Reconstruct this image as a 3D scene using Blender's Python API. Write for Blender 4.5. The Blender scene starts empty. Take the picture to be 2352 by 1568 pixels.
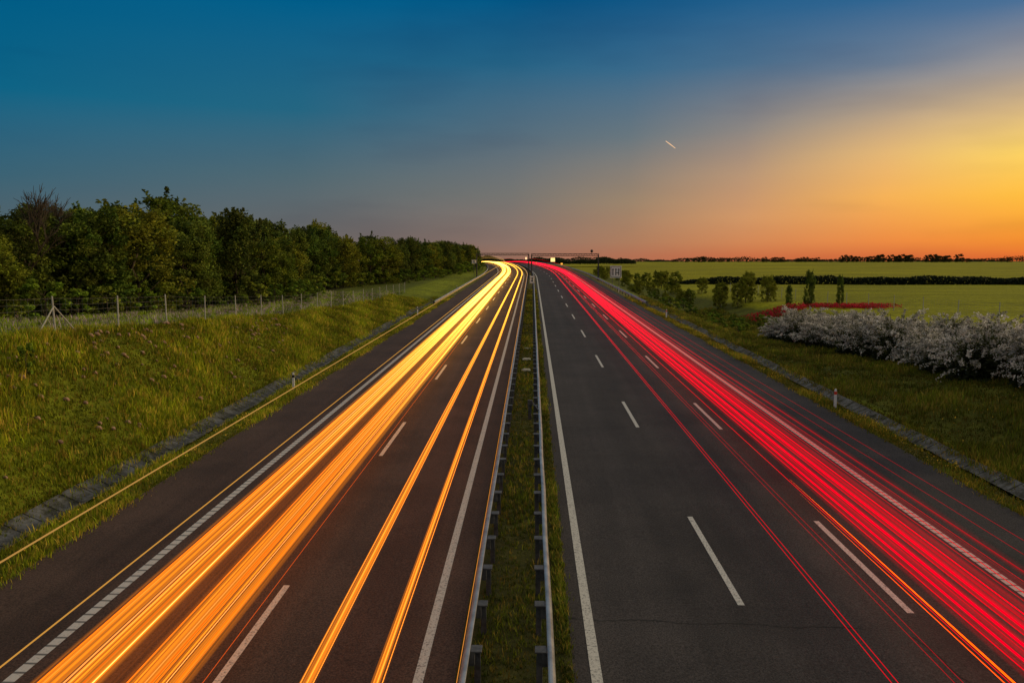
import bpy, math, random
import numpy as np
random.seed(7)
rng = np.random.default_rng(7)
scene = bpy.context.scene
col = scene.collection
scene.view_settings.view_transform = 'Standard'
scene.view_settings.look = 'None'
scene.view_settings.exposure = 0

def lin(c):
    c = c/255.0
    return c/12.92 if c <= 0.04045 else ((c+0.055)/1.055)**2.4
def L(r, g, b): return (lin(r), lin(g), lin(b), 1.0)

# ------------------------------------------------------------------ materials
def new_mat(name):
    m = bpy.data.materials.new(name); m.use_nodes = True
    nt = m.node_tree
    for n in list(nt.nodes): nt.nodes.remove(n)
    out = nt.nodes.new('ShaderNodeOutputMaterial')
    return m, nt, out
def principled(nt, out, rough=0.8, metal=0.0, spec=0.3):
    p = nt.nodes.new('ShaderNodeBsdfPrincipled')
    p.inputs['Roughness'].default_value = rough
    p.inputs['Metallic'].default_value = metal
    p.inputs['Specular IOR Level'].default_value = spec
    nt.links.new(p.outputs[0], out.inputs[0])
    return p
def ramp(nt, fac, stops):
    r = nt.nodes.new('ShaderNodeValToRGB')
    e = r.color_ramp.elements
    while len(e) < len(stops): e.new(0.5)
    for i, (p, c) in enumerate(stops):
        e[i].position = p; e[i].color = c if len(c) == 4 else (*c, 1)
    nt.links.new(fac, r.inputs[0])
    return r
def noise(nt, scale, detail=5, rough=0.6, vec=None):
    n = nt.nodes.new('ShaderNodeTexNoise')
    n.inputs['Scale'].default_value = scale
    n.inputs['Detail'].default_value = detail
    n.inputs['Roughness'].default_value = rough
    if vec is None:
        g = nt.nodes.new('ShaderNodeNewGeometry'); vec = g.outputs['Position']
    nt.links.new(vec, n.inputs['Vector'])
    return n
def mulc(nt, a, b, fac=1.0, mode='MULTIPLY'):
    m = nt.nodes.new('ShaderNodeMix'); m.data_type = 'RGBA'; m.blend_type = mode
    m.inputs[0].default_value = fac
    nt.links.new(a, m.inputs[6]); nt.links.new(b, m.inputs[7])
    return m.outputs[2]
def bump(nt, p, h, strength=0.4, dist=0.05):
    b = nt.nodes.new('ShaderNodeBump')
    b.inputs['Strength'].default_value = strength
    b.inputs['Distance'].default_value = dist
    nt.links.new(h, b.inputs['Height']); nt.links.new(b.outputs[0], p.inputs['Normal'])

def mat_noise(name, c1, c2, scale=3, rough=0.8, metal=0.0, bs=0.3, bd=0.01, spec=0.3):
    m, nt, out = new_mat(name); p = principled(nt, out, rough, metal, spec)
    n = noise(nt, scale); r = ramp(nt, n.outputs[0], [(0.3, c1), (0.7, c2)])
    nt.links.new(r.outputs[0], p.inputs['Base Color'])
    bump(nt, p, n.outputs[0], bs, bd)
    return m

def mat_asphalt(name, a, b):
    m, nt, out = new_mat(name); p = principled(nt, out, 0.8, 0, 0.2)
    n1 = noise(nt, 0.35, 4); n2 = noise(nt, 22, 6, 0.85)
    g = nt.nodes.new('ShaderNodeNewGeometry')
    mp = nt.nodes.new('ShaderNodeMapping'); mp.inputs['Scale'].default_value = (1.1, 0.02, 1)
    nt.links.new(g.outputs['Position'], mp.inputs[0])
    n3 = noise(nt, 1.0, 4, 0.6, mp.outputs[0])
    r1 = ramp(nt, n3.outputs[0], [(0.3, a), (0.7, b)])
    r2 = ramp(nt, n2.outputs[0], [(0.38, (0.35, 0.35, 0.35)), (0.62, (1.85, 1.85, 1.85))])
    r3 = ramp(nt, n1.outputs[0], [(0.3, (0.72, 0.72, 0.72)), (0.7, (1.2, 1.18, 1.15))])
    c = mulc(nt, r1.outputs[0], r2.outputs[0]); c = mulc(nt, c, r3.outputs[0])
    nt.links.new(c, p.inputs['Base Color'])
    bump(nt, p, n2.outputs[0], 0.7, 0.015)
    return m
def mat_paint(name, ribbed=False, wear=0.45):
    m, nt, out = new_mat(name); p = principled(nt, out, 0.6)
    n = noise(nt, 18, 5, 0.75)
    r = ramp(nt, n.outputs[0], [(wear-0.06, (0.12, 0.12, 0.12)), (wear+0.08, (0.50, 0.49, 0.47))])
    c = r.outputs[0]
    if ribbed:
        g = nt.nodes.new('ShaderNodeNewGeometry')
        w = nt.nodes.new('ShaderNodeTexWave'); w.bands_direction = 'Y'
        w.inputs['Scale'].default_value = 0.9; w.inputs['Distortion'].default_value = 0.5
        nt.links.new(g.outputs['Position'], w.inputs['Vector'])
        r2 = ramp(nt, w.outputs[0], [(0.04, (0.25, 0.25, 0.25)), (0.16, (1, 1, 1))])
        c = mulc(nt, c, r2.outputs[0])
    nt.links.new(c, p.inputs['Base Color'])
    return m
def mat_attr(name, rough=0.8, trans=0.0, nscale=6, nlo=0.7, nhi=1.3, bs=0.0, bscale=3, bd=0.1):
    m, nt, out = new_mat(name); p = principled(nt, out, rough, 0, 0.12)
    a = nt.nodes.new('ShaderNodeAttribute'); a.attribute_name = 'tint'
    n = noise(nt, nscale)
    r = ramp(nt, n.outputs[0], [(0.3, (nlo,)*3), (0.7, (nhi,)*3)])
    c = mulc(nt, a.outputs['Color'], r.outputs[0])
    if bs > 0:
        g = nt.nodes.new('ShaderNodeNewGeometry')
        mp = nt.nodes.new('ShaderNodeMapping'); mp.inputs['Scale'].default_value = (.25, 1, 1)
        nt.links.new(g.outputs['Position'], mp.inputs[0])
        nb = noise(nt, .07, 7, .7, mp.outputs[0]); rb = ramp(nt, nb.outputs[0], [(0.35, (.66, .66, .7)), (0.65, (1.2, 1.2, 1.1))])
        c = mulc(nt, c, rb.outputs[0])
    nt.links.new(c, p.inputs['Base Color'])
    if bs > 0:
        n2 = noise(nt, bscale, 8, 0.7); bump(nt, p, n2.outputs[0], bs, bd)
    if trans > 0:
        t = nt.nodes.new('ShaderNodeBsdfTranslucent'); nt.links.new(c, t.inputs[0])
        mx = nt.nodes.new('ShaderNodeMixShader'); mx.inputs[0].default_value = trans
        nt.links.new(p.outputs[0], mx.inputs[1]); nt.links.new(t.outputs[0], mx.inputs[2])
        nt.links.new(mx.outputs[0], out.inputs[0])
    return m
def mat_trail():
    m, nt, out = new_mat('trail_light')
    a = nt.nodes.new('ShaderNodeAttribute'); a.attribute_name = 'tint'
    e = nt.nodes.new('ShaderNodeEmission'); nt.links.new(a.outputs['Color'], e.inputs[0])
    nt.links.new(e.outputs[0], out.inputs[0])
    return m
def mat_ribbon(seed, dens, lo=.40, hi=.62, mn=.10, sc=11):
    m, nt, out = new_mat('trail_haze')
    a = nt.nodes.new('ShaderNodeAttribute'); a.attribute_name = 'tint'
    uv = nt.nodes.new('ShaderNodeUVMap')
    mp = nt.nodes.new('ShaderNodeMapping'); mp.inputs['Scale'].default_value = (sc, 0.0008, 1)
    mp.inputs['Location'].default_value = (seed*3.7, seed, 0)
    nt.links.new(uv.outputs[0], mp.inputs[0])
    n = noise(nt, 1.0, 3, 0.55, mp.outputs[0])
    r = ramp(nt, n.outputs[0], [(lo, (mn,)*3), (hi, (1.0,)*3)])
    s = nt.nodes.new('ShaderNodeSeparateXYZ'); nt.links.new(uv.outputs[0], s.inputs[0])
    o = nt.nodes.new('ShaderNodeMath'); o.operation = 'SUBTRACT'; o.inputs[0].default_value = 1
    nt.links.new(s.outputs[0], o.inputs[1])
    q = nt.nodes.new('ShaderNodeMath'); q.operation = 'MULTIPLY'
    nt.links.new(s.outputs[0], q.inputs[0]); nt.links.new(o.outputs[0], q.inputs[1])
    q2 = nt.nodes.new('ShaderNodeMath'); q2.operation = 'MULTIPLY'; q2.use_clamp = True
    nt.links.new(q.outputs[0], q2.inputs[0]); q2.inputs[1].default_value = 6
    q3 = nt.nodes.new('ShaderNodeMath'); q3.operation = 'MULTIPLY'
    nt.links.new(q2.outputs[0], q3.inputs[0]); nt.links.new(r.outputs[0], q3.inputs[1])
    q4 = nt.nodes.new('ShaderNodeMath'); q4.operation = 'MULTIPLY'; q4.use_clamp = True
    nt.links.new(q3.outputs[0], q4.inputs[0]); q4.inputs[1].default_value = dens
    e = nt.nodes.new('ShaderNodeEmission'); nt.links.new(a.outputs['Color'], e.inputs[0])
    t = nt.nodes.new('ShaderNodeBsdfTransparent')
    mx = nt.nodes.new('ShaderNodeMixShader'); nt.links.new(q4.outputs[0], mx.inputs[0])
    nt.links.new(t.outputs[0], mx.inputs[1]); nt.links.new(e.outputs[0], mx.inputs[2])
    nt.links.new(mx.outputs[0], out.inputs[0])
    return m
def mat_emit(name, c, s):
    m, nt, out = new_mat(name)
    n = noise(nt, 5); r = ramp(nt, n.outputs[0], [(0.2, tuple(x*0.85 for x in c)), (0.8, c)])
    e = nt.nodes.new('ShaderNodeEmission'); e.inputs[1].default_value = s
    nt.links.new(r.outputs[0], e.inputs[0]); nt.links.new(e.outputs[0], out.inputs[0])
    return m

M_asph = mat_asphalt('asphalt', (0.030, 0.027, 0.029), (0.046, 0.041, 0.043))
M_asph_glow = mat_asphalt('glow_tinted_asphalt', (0.046, 0.029, 0.024), (0.070, 0.044, 0.036))  # warm glow of the headlight trails painted into the base colour
M_paint = mat_paint('road_paint', False, 0.42)
M_rib = mat_paint('profiled_road_paint', True, 0.36)
M_crack = mat_noise('crack_filler', (0.008,)*3, (0.02,)*3, 8)
M_ground = mat_attr('ground_cover', 0.95, 0, 1.7, 0.6, 1.4, 0.9, 2.5, 0.25)
M_leaf = mat_attr('foliage', 0.7, 0.25, 1.5, 0.75, 1.25)
M_grass = mat_attr('grass_blades', 0.8, 0.3, 0.6, 0.6, 1.4)
M_bark = mat_noise('bark', (0.03, 0.022, 0.015), (0.08, 0.06, 0.04), 9, 0.9)
M_steel = mat_noise('galvanised_steel', (0.26, 0.26, 0.27), (0.52, 0.52, 0.52), 2.0, 0.38, 0.75, 0.1)
M_post = mat_noise('weathered_steel', (0.05, 0.05, 0.055), (0.13, 0.13, 0.14), 6, 0.6, 0.5, 0.1)
M_dark = mat_noise('dark_painted_steel', (0.03, 0.03, 0.035), (0.06, 0.06, 0.065), 6, 0.6, 0.2)
M_white = mat_noise('white_plastic', (0.6, 0.6, 0.6), (0.8, 0.8, 0.8), 6, 0.5)
M_black = mat_noise('black_paint', (0.01,)*3, (0.025,)*3, 6, 0.5)
M_redr = mat_noise('red_reflector', (0.5, 0.03, 0.02), (0.8, 0.08, 0.04), 6, 0.4)
M_trail = mat_trail()
M_fpost = mat_noise('fence_post_concrete', (0.25, 0.25, 0.24), (0.4, 0.4, 0.38), 6, 0.8)
M_wire = mat_noise('fence_wire', (0.2, 0.2, 0.2), (0.35, 0.35, 0.35), 6, 0.5, 0.5)
def mat_slab():
    m, nt, out = new_mat('concrete_slabs'); p = principled(nt, out, 0.95, 0, .15)
    n = noise(nt, 1.6, 8, 0.75)
    r = ramp(nt, n.outputs[0], [(0.40, (0.035, 0.036, 0.024)), (0.52, (0.10, 0.10, 0.10)), (0.7, (0.19, 0.20, 0.215))])
    g = nt.nodes.new('ShaderNodeNewGeometry')
    w = nt.nodes.new('ShaderNodeTexWave'); w.bands_direction = 'Y'
    w.inputs['Scale'].default_value = 0.32; w.inputs['Distortion'].default_value = 1.6; w.inputs['Detail Scale'].default_value = .6
    nt.links.new(g.outputs['Position'], w.inputs['Vector'])
    r2 = ramp(nt, w.outputs[0], [(0.004, (0.3,)*3), (0.03, (1, 1, 1))])
    c = mulc(nt, r.outputs[0], r2.outputs[0])
    nt.links.new(c, p.inputs['Base Color']); bump(nt, p, n.outputs[0], 0.7, 0.04)
    return m
M_slab = mat_slab()

# ------------------------------------------------------------------ helpers
def mesh_np(name, verts, faces, mat, tint=None, smooth=False, uv=None):
    me = bpy.data.meshes.new(name)
    verts = np.asarray(verts, dtype=np.float32)
    if not isinstance(faces, list): faces = [faces]
    faces = [np.asarray(f, dtype=np.int32) for f in faces if len(f)]
    nl = sum(f.size for f in faces); nf = sum(len(f) for f in faces)
    me.vertices.add(len(verts)); me.vertices.foreach_set('co', verts.ravel())
    me.loops.add(nl); me.loops.foreach_set('vertex_index', np.concatenate([f.ravel() for f in faces]))
    tot = np.concatenate([np.full(len(f), f.shape[1], dtype=np.int32) for f in faces])
    st = np.concatenate([[0], np.cumsum(tot)[:-1]]).astype(np.int32)
    me.polygons.add(nf)
    me.polygons.foreach_set('loop_start', st); me.polygons.foreach_set('loop_total', tot)
    if smooth: me.polygons.foreach_set('use_smooth', np.ones(nf, dtype=bool))
    me.update(calc_edges=True); me.validate()
    if tint is not None:
        a = me.attributes.new('tint', 'FLOAT_COLOR', 'POINT')
        t = np.asarray(tint, dtype=np.float32)
        if t.shape[1] == 3: t = np.hstack([t, np.ones((len(t), 1), np.float32)])
        a.data.foreach_set('color', t.ravel())
    if uv is not None:
        l = me.uv_layers.new(name='UVMap')
        vi = np.empty(nl, dtype=np.int32); me.loops.foreach_get('vertex_index', vi)
        l.data.foreach_set('uv', np.asarray(uv, dtype=np.float32)[vi].ravel())
    me.materials.append(mat)
    return me
def add(name, me, label=None, cat=None, kind=None, group=None, parent=None, loc=None):
    o = bpy.data.objects.new(name, me); col.objects.link(o)
    if label: o['label'] = label
    if cat: o['category'] = cat
    if kind: o['kind'] = kind
    if group: o['group'] = group
    if parent: o.parent = parent
    if loc is not None: o.location = loc
    return o
def empty(name, loc, label, cat, group=None):
    o = add(name, None, label, cat, None, group, None, loc)
    o.empty_display_size = 0.3
    return o
class MB:
    def __init__(s): s.v = []; s.f = []
    def box(s, c, d, rz=0, taper=1.0):
        cx, cy, cz = c; dx, dy, dz = d[0]/2, d[1]/2, d[2]/2
        b = len(s.v); ca, sa = math.cos(rz), math.sin(rz)
        for z in (-1, 1):
            k = taper if z > 0 else 1
            for x, y in ((-1, -1), (1, -1), (1, 1), (-1, 1)):
                X, Y = x*dx*k, y*dy*k
                s.v.append((cx+X*ca-Y*sa, cy+X*sa+Y*ca, cz+z*dz))
        s.f += [(b, b+3, b+2, b+1), (b+4, b+5, b+6, b+7)]
        for i in range(4):
            j = (i+1) % 4; s.f.append((b+i, b+j, b+4+j, b+4+i))
        return s
    def tube(s, pts, rads, n=8):
        pts = [np.array(p, float) for p in pts]; b = len(s.v)
        if not hasattr(rads, '__len__'): rads = [rads]*len(pts)
        for i, p in enumerate(pts):
            d = pts[min(i+1, len(pts)-1)] - pts[max(i-1, 0)]; d /= (np.linalg.norm(d)+1e-9)
            a = np.array([1, 0, 0]) if abs(d[0]) < 0.8 else np.array([0, 1, 0])
            u = np.cross(d, a); u /= np.linalg.norm(u); w = np.cross(d, u)
            for k in range(n):
                t = 2*math.pi*k/n
                s.v.append(tuple(p+rads[i]*(math.cos(t)*u+math.sin(t)*w)))
        for i in range(len(pts)-1):
            for k in range(n):
                k2 = (k+1) % n
                s.f.append((b+i*n+k, b+i*n+k2, b+(i+1)*n+k2, b+(i+1)*n+k))
        s.f.append(tuple(b+k for k in range(n))[::-1])
        s.f.append(tuple(b+(len(pts)-1)*n+k for k in range(n)))
        return s
    def sphere(s, c, r, n=10, m=7):
        pts = []; rr = []
        for i in range(m):
            t = math.pi*(i+0.02)/(m-1+0.04)
            pts.append((c[0], c[1], c[2]-r*math.cos(t))); rr.append(max(r*math.sin(t), 0.01*r))
        return s.tube(pts, rr, n)
    def mesh(s, name, mat, smooth=False, bevel=0.0):
        me = bpy.data.meshes.new(name); me.from_pydata(s.v, [], s.f); me.update()
        if bevel > 0:
            import bmesh
            bm = bmesh.new(); bm.from_mesh(me)
            bmesh.ops.bevel(bm, geom=bm.edges[:], offset=bevel, segments=1, affect='EDGES')
            bm.to_mesh(me); bm.free()
        if smooth:
            for p in me.polygons: p.use_smooth = True
        me.materials.append(mat)
        return me

# ------------------------------------------------------------------ alignment & terrain
def RZ(Y):
    Y = np.asarray(Y, float)
    s = np.clip(Y-330, 0, 200)
    return 0.0195*np.minimum(Y, 330) + 0.0195*s - 0.0000975*s*s
def SH(Y):
    Y = np.asarray(Y, float)
    s = np.clip(Y-200, 0, 450)
    return -s*s/2800.0 - np.clip(Y-650, 0, 1e5)*0.32
def PL(Y): return np.interp(Y, [0, 35, 66, 96, 130, 200, 330, 430, 600, 900, 1500, 6000], [5.6, 5.1, 3.7, 3.05, 3.1, 4.2, 6.8, 7.5, 7.0, 7.2, 7.6, 8])
def HZ(Y): return np.interp(Y, [0, 39, 81, 120, 180, 250, 330, 430, 600, 900, 1500, 6000], [3, 2.1, .3, 0, .5, 1.5, 4, 6.2, 6, 7.2, 7.8, 8])
def FZ(Y): return np.interp(Y, [0, 40, 76, 120, 250, 400, 900, 1500, 6000], [3.4, 3.0, 2.7, 2.1, 1.3, 2.8, 7.3, 7.9, 8.1])
def GZ(u, Y):
    u = np.asarray(u, float); Y = np.asarray(Y, float)
    u, Y = np.broadcast_arrays(u, Y)
    R = RZ(Y); res = R.copy()
    dfade = np.interp(Y, [115, 135], [1, 0])
    m = (u > -1.5) & (u < 0.85)
    res = np.where(m, R+0.04, R-0.06)
    a = np.clip((-13.2-u)/1.4, 0, 1); res = np.where(u < -13.2, R-0.02-0.08*a, res)
    d = np.clip(1-np.abs(u+15.55)/0.85, 0, 1)*0.35*dfade
    res = np.where(u < -14.6, R-0.10-d, res)
    t = np.clip((-16.5-u)/4.3, 0, 1); t = t*0.75+0.25*(t*t*(3-2*t))
    res = np.where(u < -16.5, (R-0.1)*(1-t)+PL(Y)*t, res)
    a = np.clip((u-15.3)/1.0, 0, 1); res = np.where(u > 15.3, R-0.02-0.1*a, res)
    d = np.clip(1-np.abs(u-17.1)/0.75, 0, 1)*0.32*dfade
    res = np.where(u > 16.3, R-0.12-d, res)
    t = np.clip((u-17.95)/6, 0, 1); t = t*t*(3-2*t)
    r2 = (R-0.12)*(1-t)+HZ(Y)*t
    t2 = np.clip((u-27)/9, 0, 1); t2 = t2*t2*(3-2*t2)
    r2 = r2*(1-t2)+FZ(Y)*t2
    res = np.where(u > 17.95, r2, res)
    bumpy = np.clip((np.abs(u+0.5)-17.5)/2, 0, 1)
    nz = (np.sin(u*1.9+Y*0.37)+np.sin(u*0.8-Y*1.1+2)+np.sin(u*2.7+Y*1.63))*0.035
    return res+nz*bumpy
def P(u, Y, dz=0.0):
    return np.array([float(SH(Y))+u, Y, float(GZ(u, Y))+dz])
def PR(u, Y, dz=0.0):
    return np.array([float(SH(Y))+u, Y, float(RZ(Y))+dz])

us = np.concatenate([[-4000, -2500, -1500, -900, -550, -350, -220, -150, -110, -80], np.arange(-64, -22, 2.0),
    np.arange(-22, -16.4, 0.5), [-16.4, -16, -15.55, -15.1, -14.7, -14.3, -13.7, -13.2, -13.15, -8, -1.55, -1.45, -0.5, 0.5, 0.8, 0.9, 8, 15.25, 15.32, 15.8, 16.3, 16.35, 16.7, 17.1, 17.5, 17.85],
    np.arange(18, 26, 0.5), np.arange(26, 60, 1.5), [62, 66, 72, 80, 90, 105, 125, 150, 190, 250, 350, 500, 750, 1100, 1700, 2600, 4000]])
us = np.unique(us)
ys = np.concatenate([[-200, -100, -50, -20, -8], np.arange(0, 130, 1.5), np.arange(130, 300, 4.0), np.arange(300, 660, 10.0), [680, 720, 780, 850, 950, 1100, 1300, 1600, 2200, 3200, 5000]])
U, Yg = np.meshgrid(us, ys)
Z = GZ(U, Yg)
V = np.stack([SH(Yg)+U, Yg, Z], -1).reshape(-1, 3)
nu, ny = len(us), len(ys)
ii, jj = np.meshgrid(np.arange(nu-1), np.arange(ny-1))
b = (jj*nu+ii).ravel()
F = np.stack([b, b+1, b+nu+1, b+nu], 1)
C = np.zeros((ny, nu, 3)); C[:] = (0.155, 0.185, 0.012)
def setc(mask, c): C[mask] = c
setc((U < -22.5) & (U > -35), (0.19, 0.25, 0.018))
setc((U < -26.5) & (U > -31) & (Yg > 36) & (Yg < 112), (0.36, 0.27, 0.31))
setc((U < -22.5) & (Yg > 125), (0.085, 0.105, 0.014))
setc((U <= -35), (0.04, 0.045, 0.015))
setc((U > -14.6) & (U < -13.0), (0.15, 0.15, 0.025))
setc((U > -1.7) & (U < 0.9), (0.06, 0.062, 0.018))
setc((U > 15.2) & (U < 18), (0.13, 0.12, 0.03))
setc((U > 18), (0.090, 0.098, 0.013))
setc((U > 33) & (Yg > 55), (0.22, 0.225, 0.005))
setc((U > 36) & (Yg > 250), (0.25, 0.24, 0.004))
setc((U > 20) & (Yg > 1150), (0.05, 0.06, 0.02))
C *= rng.uniform(0.85, 1.15, (ny, nu, 1))
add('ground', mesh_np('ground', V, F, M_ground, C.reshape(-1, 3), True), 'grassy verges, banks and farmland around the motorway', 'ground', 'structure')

ysr = np.concatenate([np.arange(-20, 200, 10.0), np.arange(200, 331, 5.0), np.arange(335, 560, 5.0)])
def strip(u0, u1, Y0, Y1, dz):
    yy = np.unique(np.concatenate([[Y0], ysr[(ysr > Y0) & (ysr < Y1)], [Y1]]))
    z = RZ(yy)+dz+yy*0.00004
    a = np.stack([SH(yy)+u0, yy, z], 1); c = np.stack([SH(yy)+u1, yy, z], 1)
    n = len(yy); V = np.vstack([a, c]); i = np.arange(n-1)
    F = np.stack([i, i+n, i+n+1, i+1], 1)
    return V, F
def strip_obj(u0, u1, Y0, Y1, dz, mat, name, label, cat):
    V, F = strip(u0, u1, Y0, Y1, dz); return add(name, mesh_np(name, V, F, mat), label, cat, 'structure')
strip_obj(-13.3, -1.42, -20, 560, 0.0, M_asph_glow, 'road', 'dark asphalt motorway carriageway with brownish headlight glow painted in', 'road')
strip_obj(0.78, 15.4, -20, 560, 0.0, M_asph, 'road', 'dark asphalt three-lane motorway carriageway', 'road')
dz = 0.006
strip_obj(-2.30, -2.10, -20, 540, dz, M_paint, 'edge_line', 'solid white painted line beside the median', 'road marking')
strip_obj(1.18, 1.40, -20, 540, dz, M_paint, 'edge_line', 'solid white painted line beside the median', 'road marking')
strip_obj(-10.28, -10.04, -20, 540, dz, M_rib, 'edge_line', 'ribbed white painted edge line by the hard shoulder', 'road marking')
strip_obj(11.87, 12.12, -20, 540, dz, M_rib, 'edge_line', 'ribbed white painted edge line by the hard shoulder', 'road marking')
def dashes(u, y0, label):
    Vs = []; Fs = []; o = 0
    for k in range(-1, 26):
        a = y0+18*k
        V, F = strip(u-0.08, u+0.08, a, a+6, dz)
        Vs.append(V); Fs.append(F+o); o += len(V)
    add('lane_marking', mesh_np('lane_marking', np.vstack(Vs), np.vstack(Fs), M_paint), label, 'road marking', 'structure')
dashes(-6.1, 12.4, 'dashed white lane line between two lanes')
dashes(4.95, 17.6, 'dashed white lane line on bare asphalt')
dashes(8.75, 17.3, 'dashed white lane line under tail light trails')
def crack(pts, w, name):
    V = []; F = []
    for i, (x, y) in enumerate(pts):
        z = float(RZ(y))+0.005; ww = w*random.uniform(.3, 1.2)
        V += [(x, y-ww/2, z), (x, y+ww/2, z)]
        if i: k = 2*i; F.append((k-2, k, k+1, k-1))
    add(name, mesh_np(name, V, np.array(F), M_crack), 'thin dark crack running across the asphalt', 'road crack', 'structure')
xs = np.linspace(0.8, 7.4, 90)
crack([(x, 16.9-0.05*x+0.05*math.sin(x*3)+random.uniform(-.03, .03)) for x in xs], 0.04, 'road_crack')
V = []; F = []
for i in range(30):
    y = 16.2-3.5*i/29; x = 8.3+0.9*i/29*0.4+random.uniform(-.04, .04); z = float(RZ(y))+.005
    V += [(x-.014, y, z), (x+.014, y, z)]
    if i: k = 2*i; F.append((k-2, k-1, k+1, k))
add('road_crack', mesh_np('road_crack', V, np.array(F), M_crack), 'thin dark crack wandering along the asphalt', 'road crack', 'structure')

def ditch(uc, hw, dep, name):
    prof = [(-hw, 0.03), (-hw*0.93, 0.04), (-hw*0.12, -dep), (hw*0.12, -dep), (hw*0.93, 0.04), (hw, 0.03)]
    yy = np.arange(0, 126, 1.0); V = []; F = []
    for i, y in enumerate(yy):
        w_ = random.uniform(-.03, .03)
        for (du, dz_) in prof:
            V.append((float(SH(y))+uc+du+w_, y, float(RZ(y))-0.10+dz_+random.uniform(-.025, .025)))
        if i:
            for k in range(5):
                a = (i-1)*6+k; F.append((a, a+1, a+7, a+6))
    add(name, mesh_np(name, V, np.array(F), M_slab), 'shallow concrete slab drainage channel along the verge', 'drainage channel', 'structure')
ditch(-15.55, 0.72, 0.24, 'drainage_channel')
ditch(17.1, 0.58, 0.22, 'drainage_channel')

# ------------------------------------------------------------------ guard rails
def w_beam(u, side, Y0, Y1, o0):
    prof = [(-.05, .745), (-.045, .765), (.015, .77), (.085, .71), (.09, .665), (.02, .61), (.02, .59), (.09, .535), (.085, .50), (.02, .445), (0, .44)]
    yy = np.unique(np.concatenate([[Y0], np.arange(math.ceil(Y0/4)*4, Y1, 4.0), [Y1]]))
    V = []; F = []; n = len(prof)
    for i, y in enumerate(yy):
        j = random.uniform(-.012, .012)
        for (a, z) in prof: V.append((float(SH(y))+u+side*a+j-o0[0], y-o0[1], float(RZ(y))+z+j*.6-o0[2]))
        if i:
            for k in range(n-1):
                a = (i-1)*n+k; F.append((a, a+1, a+n+1, a+n))
    return mesh_np('rail', V, np.array(F), M_steel, None, False)
def post_geo(mb, x, y, z, side):
    mb.box((x-side*0.19, y, z+0.33), (0.12, 0.07, 0.80))
    mb.box((x-side*0.085, y, z+0.60), (0.12, 0.24, 0.28))
    mb.box((x-side*0.17, y, z+0.742), (0.22, 0.26, 0.035))
def guard_rail(u, side, Y0, Y1, spacing, label):
    root = empty('guard_rail', PR(u, Y0), label, 'guard rail', 'steel guard rails along the motorway')
    o0 = root.location
    add('rail', w_beam(u, side, Y0, Y1, o0), parent=root)
    mb = MB(); post_geo(mb, 0, 0, 0, side); pm = mb.mesh('post', M_post, bevel=0.006)
    ys_ = np.arange(Y0+0.5, Y1, spacing)
    for y in ys_[:95]:
        q = PR(u, y); add('post', pm, parent=root, loc=(q[0]-o0[0], q[1]-o0[1], q[2]-o0[2]))
    if len(ys_) > 95:
        mb = MB()
        for y in ys_[95:]:
            q = PR(u, y); post_geo(mb, q[0]-o0[0], q[1]-o0[1], q[2]-o0[2], side)
        add('post', mb.mesh('post_row', M_post), kind='stuff', parent=root)
guard_rail(-1.22, -1, 6, 420, 1.9, 'galvanised steel guard rail lit orange by passing headlights')
guard_rail(0.35, 1, 6, 420, 1.9, 'galvanised steel guard rail on short posts beside grass median')
guard_rail(-13.7, 1, 108, 420, 4.2, 'steel guard rail starting on the verge by the forest')
guard_rail(15.9, -1, 108, 420, 4.2, 'steel guard rail starting on the embankment by the field')

def delineator(u, y, refl, label):
    r = empty('delineator_post', P(u, y), label, 'delineator post', 'roadside delineator posts')
    mb = MB(); mb.box((0, 0, .36), (.14, .08, .76), 0.1, .92); mb.box((0, 0, .97), (.126, .072, .14), 0.1, .7)
    add('post_body', mb.mesh('post_body', M_white, bevel=.008), parent=r)
    mb = MB(); mb.box((0, 0, .82), (.132, .076, .158), 0.1)
    add('band', mb.mesh('band', refl, bevel=.004), parent=r)
for y in (45, 95, 145): delineator(-14.15, y, M_black, 'white plastic delineator post with black band')
for y in (40.5, 92, 143): delineator(15.95, y, M_redr, 'white plastic delineator post with red reflector band')

# ------------------------------------------------------------------ light trails
def yv(): return np.concatenate([np.arange(1, 60, 6.0), np.arange(60, 200, 12.0), np.arange(200, 470, 9.0)])
def trail_color(yy, near, far, y0=18, y1=125):
    t = np.clip((yy-y0)/(y1-y0), 0, 1); t = t*t*(3-2*t)
    return np.array(near)[None]*(1-t[:, None])+np.array(far)[None]*t[:, None]
def tube_trail(name, u, h, r, near, far, label, grp, wob=0.0, Y1=470, fade=0):
    yy = yv(); yy = np.unique(np.concatenate([yy[yy < Y1], [Y1]])); n = 6
    if fade: yy = np.linspace(1, Y1, 20)
    ph = random.uniform(0, 6)
    uu = u+wob*np.sin(yy/38.0+ph)
    base = np.stack([SH(yy)+uu, yy, RZ(yy)+h], 1)
    rr = r*(0.9+yy/130.0)
    if fade: rr = rr*np.clip((Y1-yy)/fade, 0.05, 1)
    c = trail_color(yy, near, far)
    V = []; T = []
    for k in range(n):
        a = 2*math.pi*k/n
        V.append(base+np.stack([rr*math.cos(a), 0*rr, rr*math.sin(a)], 1)); T.append(c)
    m = len(yy); V = np.vstack(V); T = np.vstack(T); F = []
    i = np.arange(m-1)
    for k in range(n):
        k2 = (k+1) % n
        F.append(np.stack([k*m+i, k2*m+i, k2*m+i+1, k*m+i+1], 1))
    return add(name, mesh_np(name, V, np.vstack(F), M_trail, T, True), label, 'light trail', None, grp)
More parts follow.
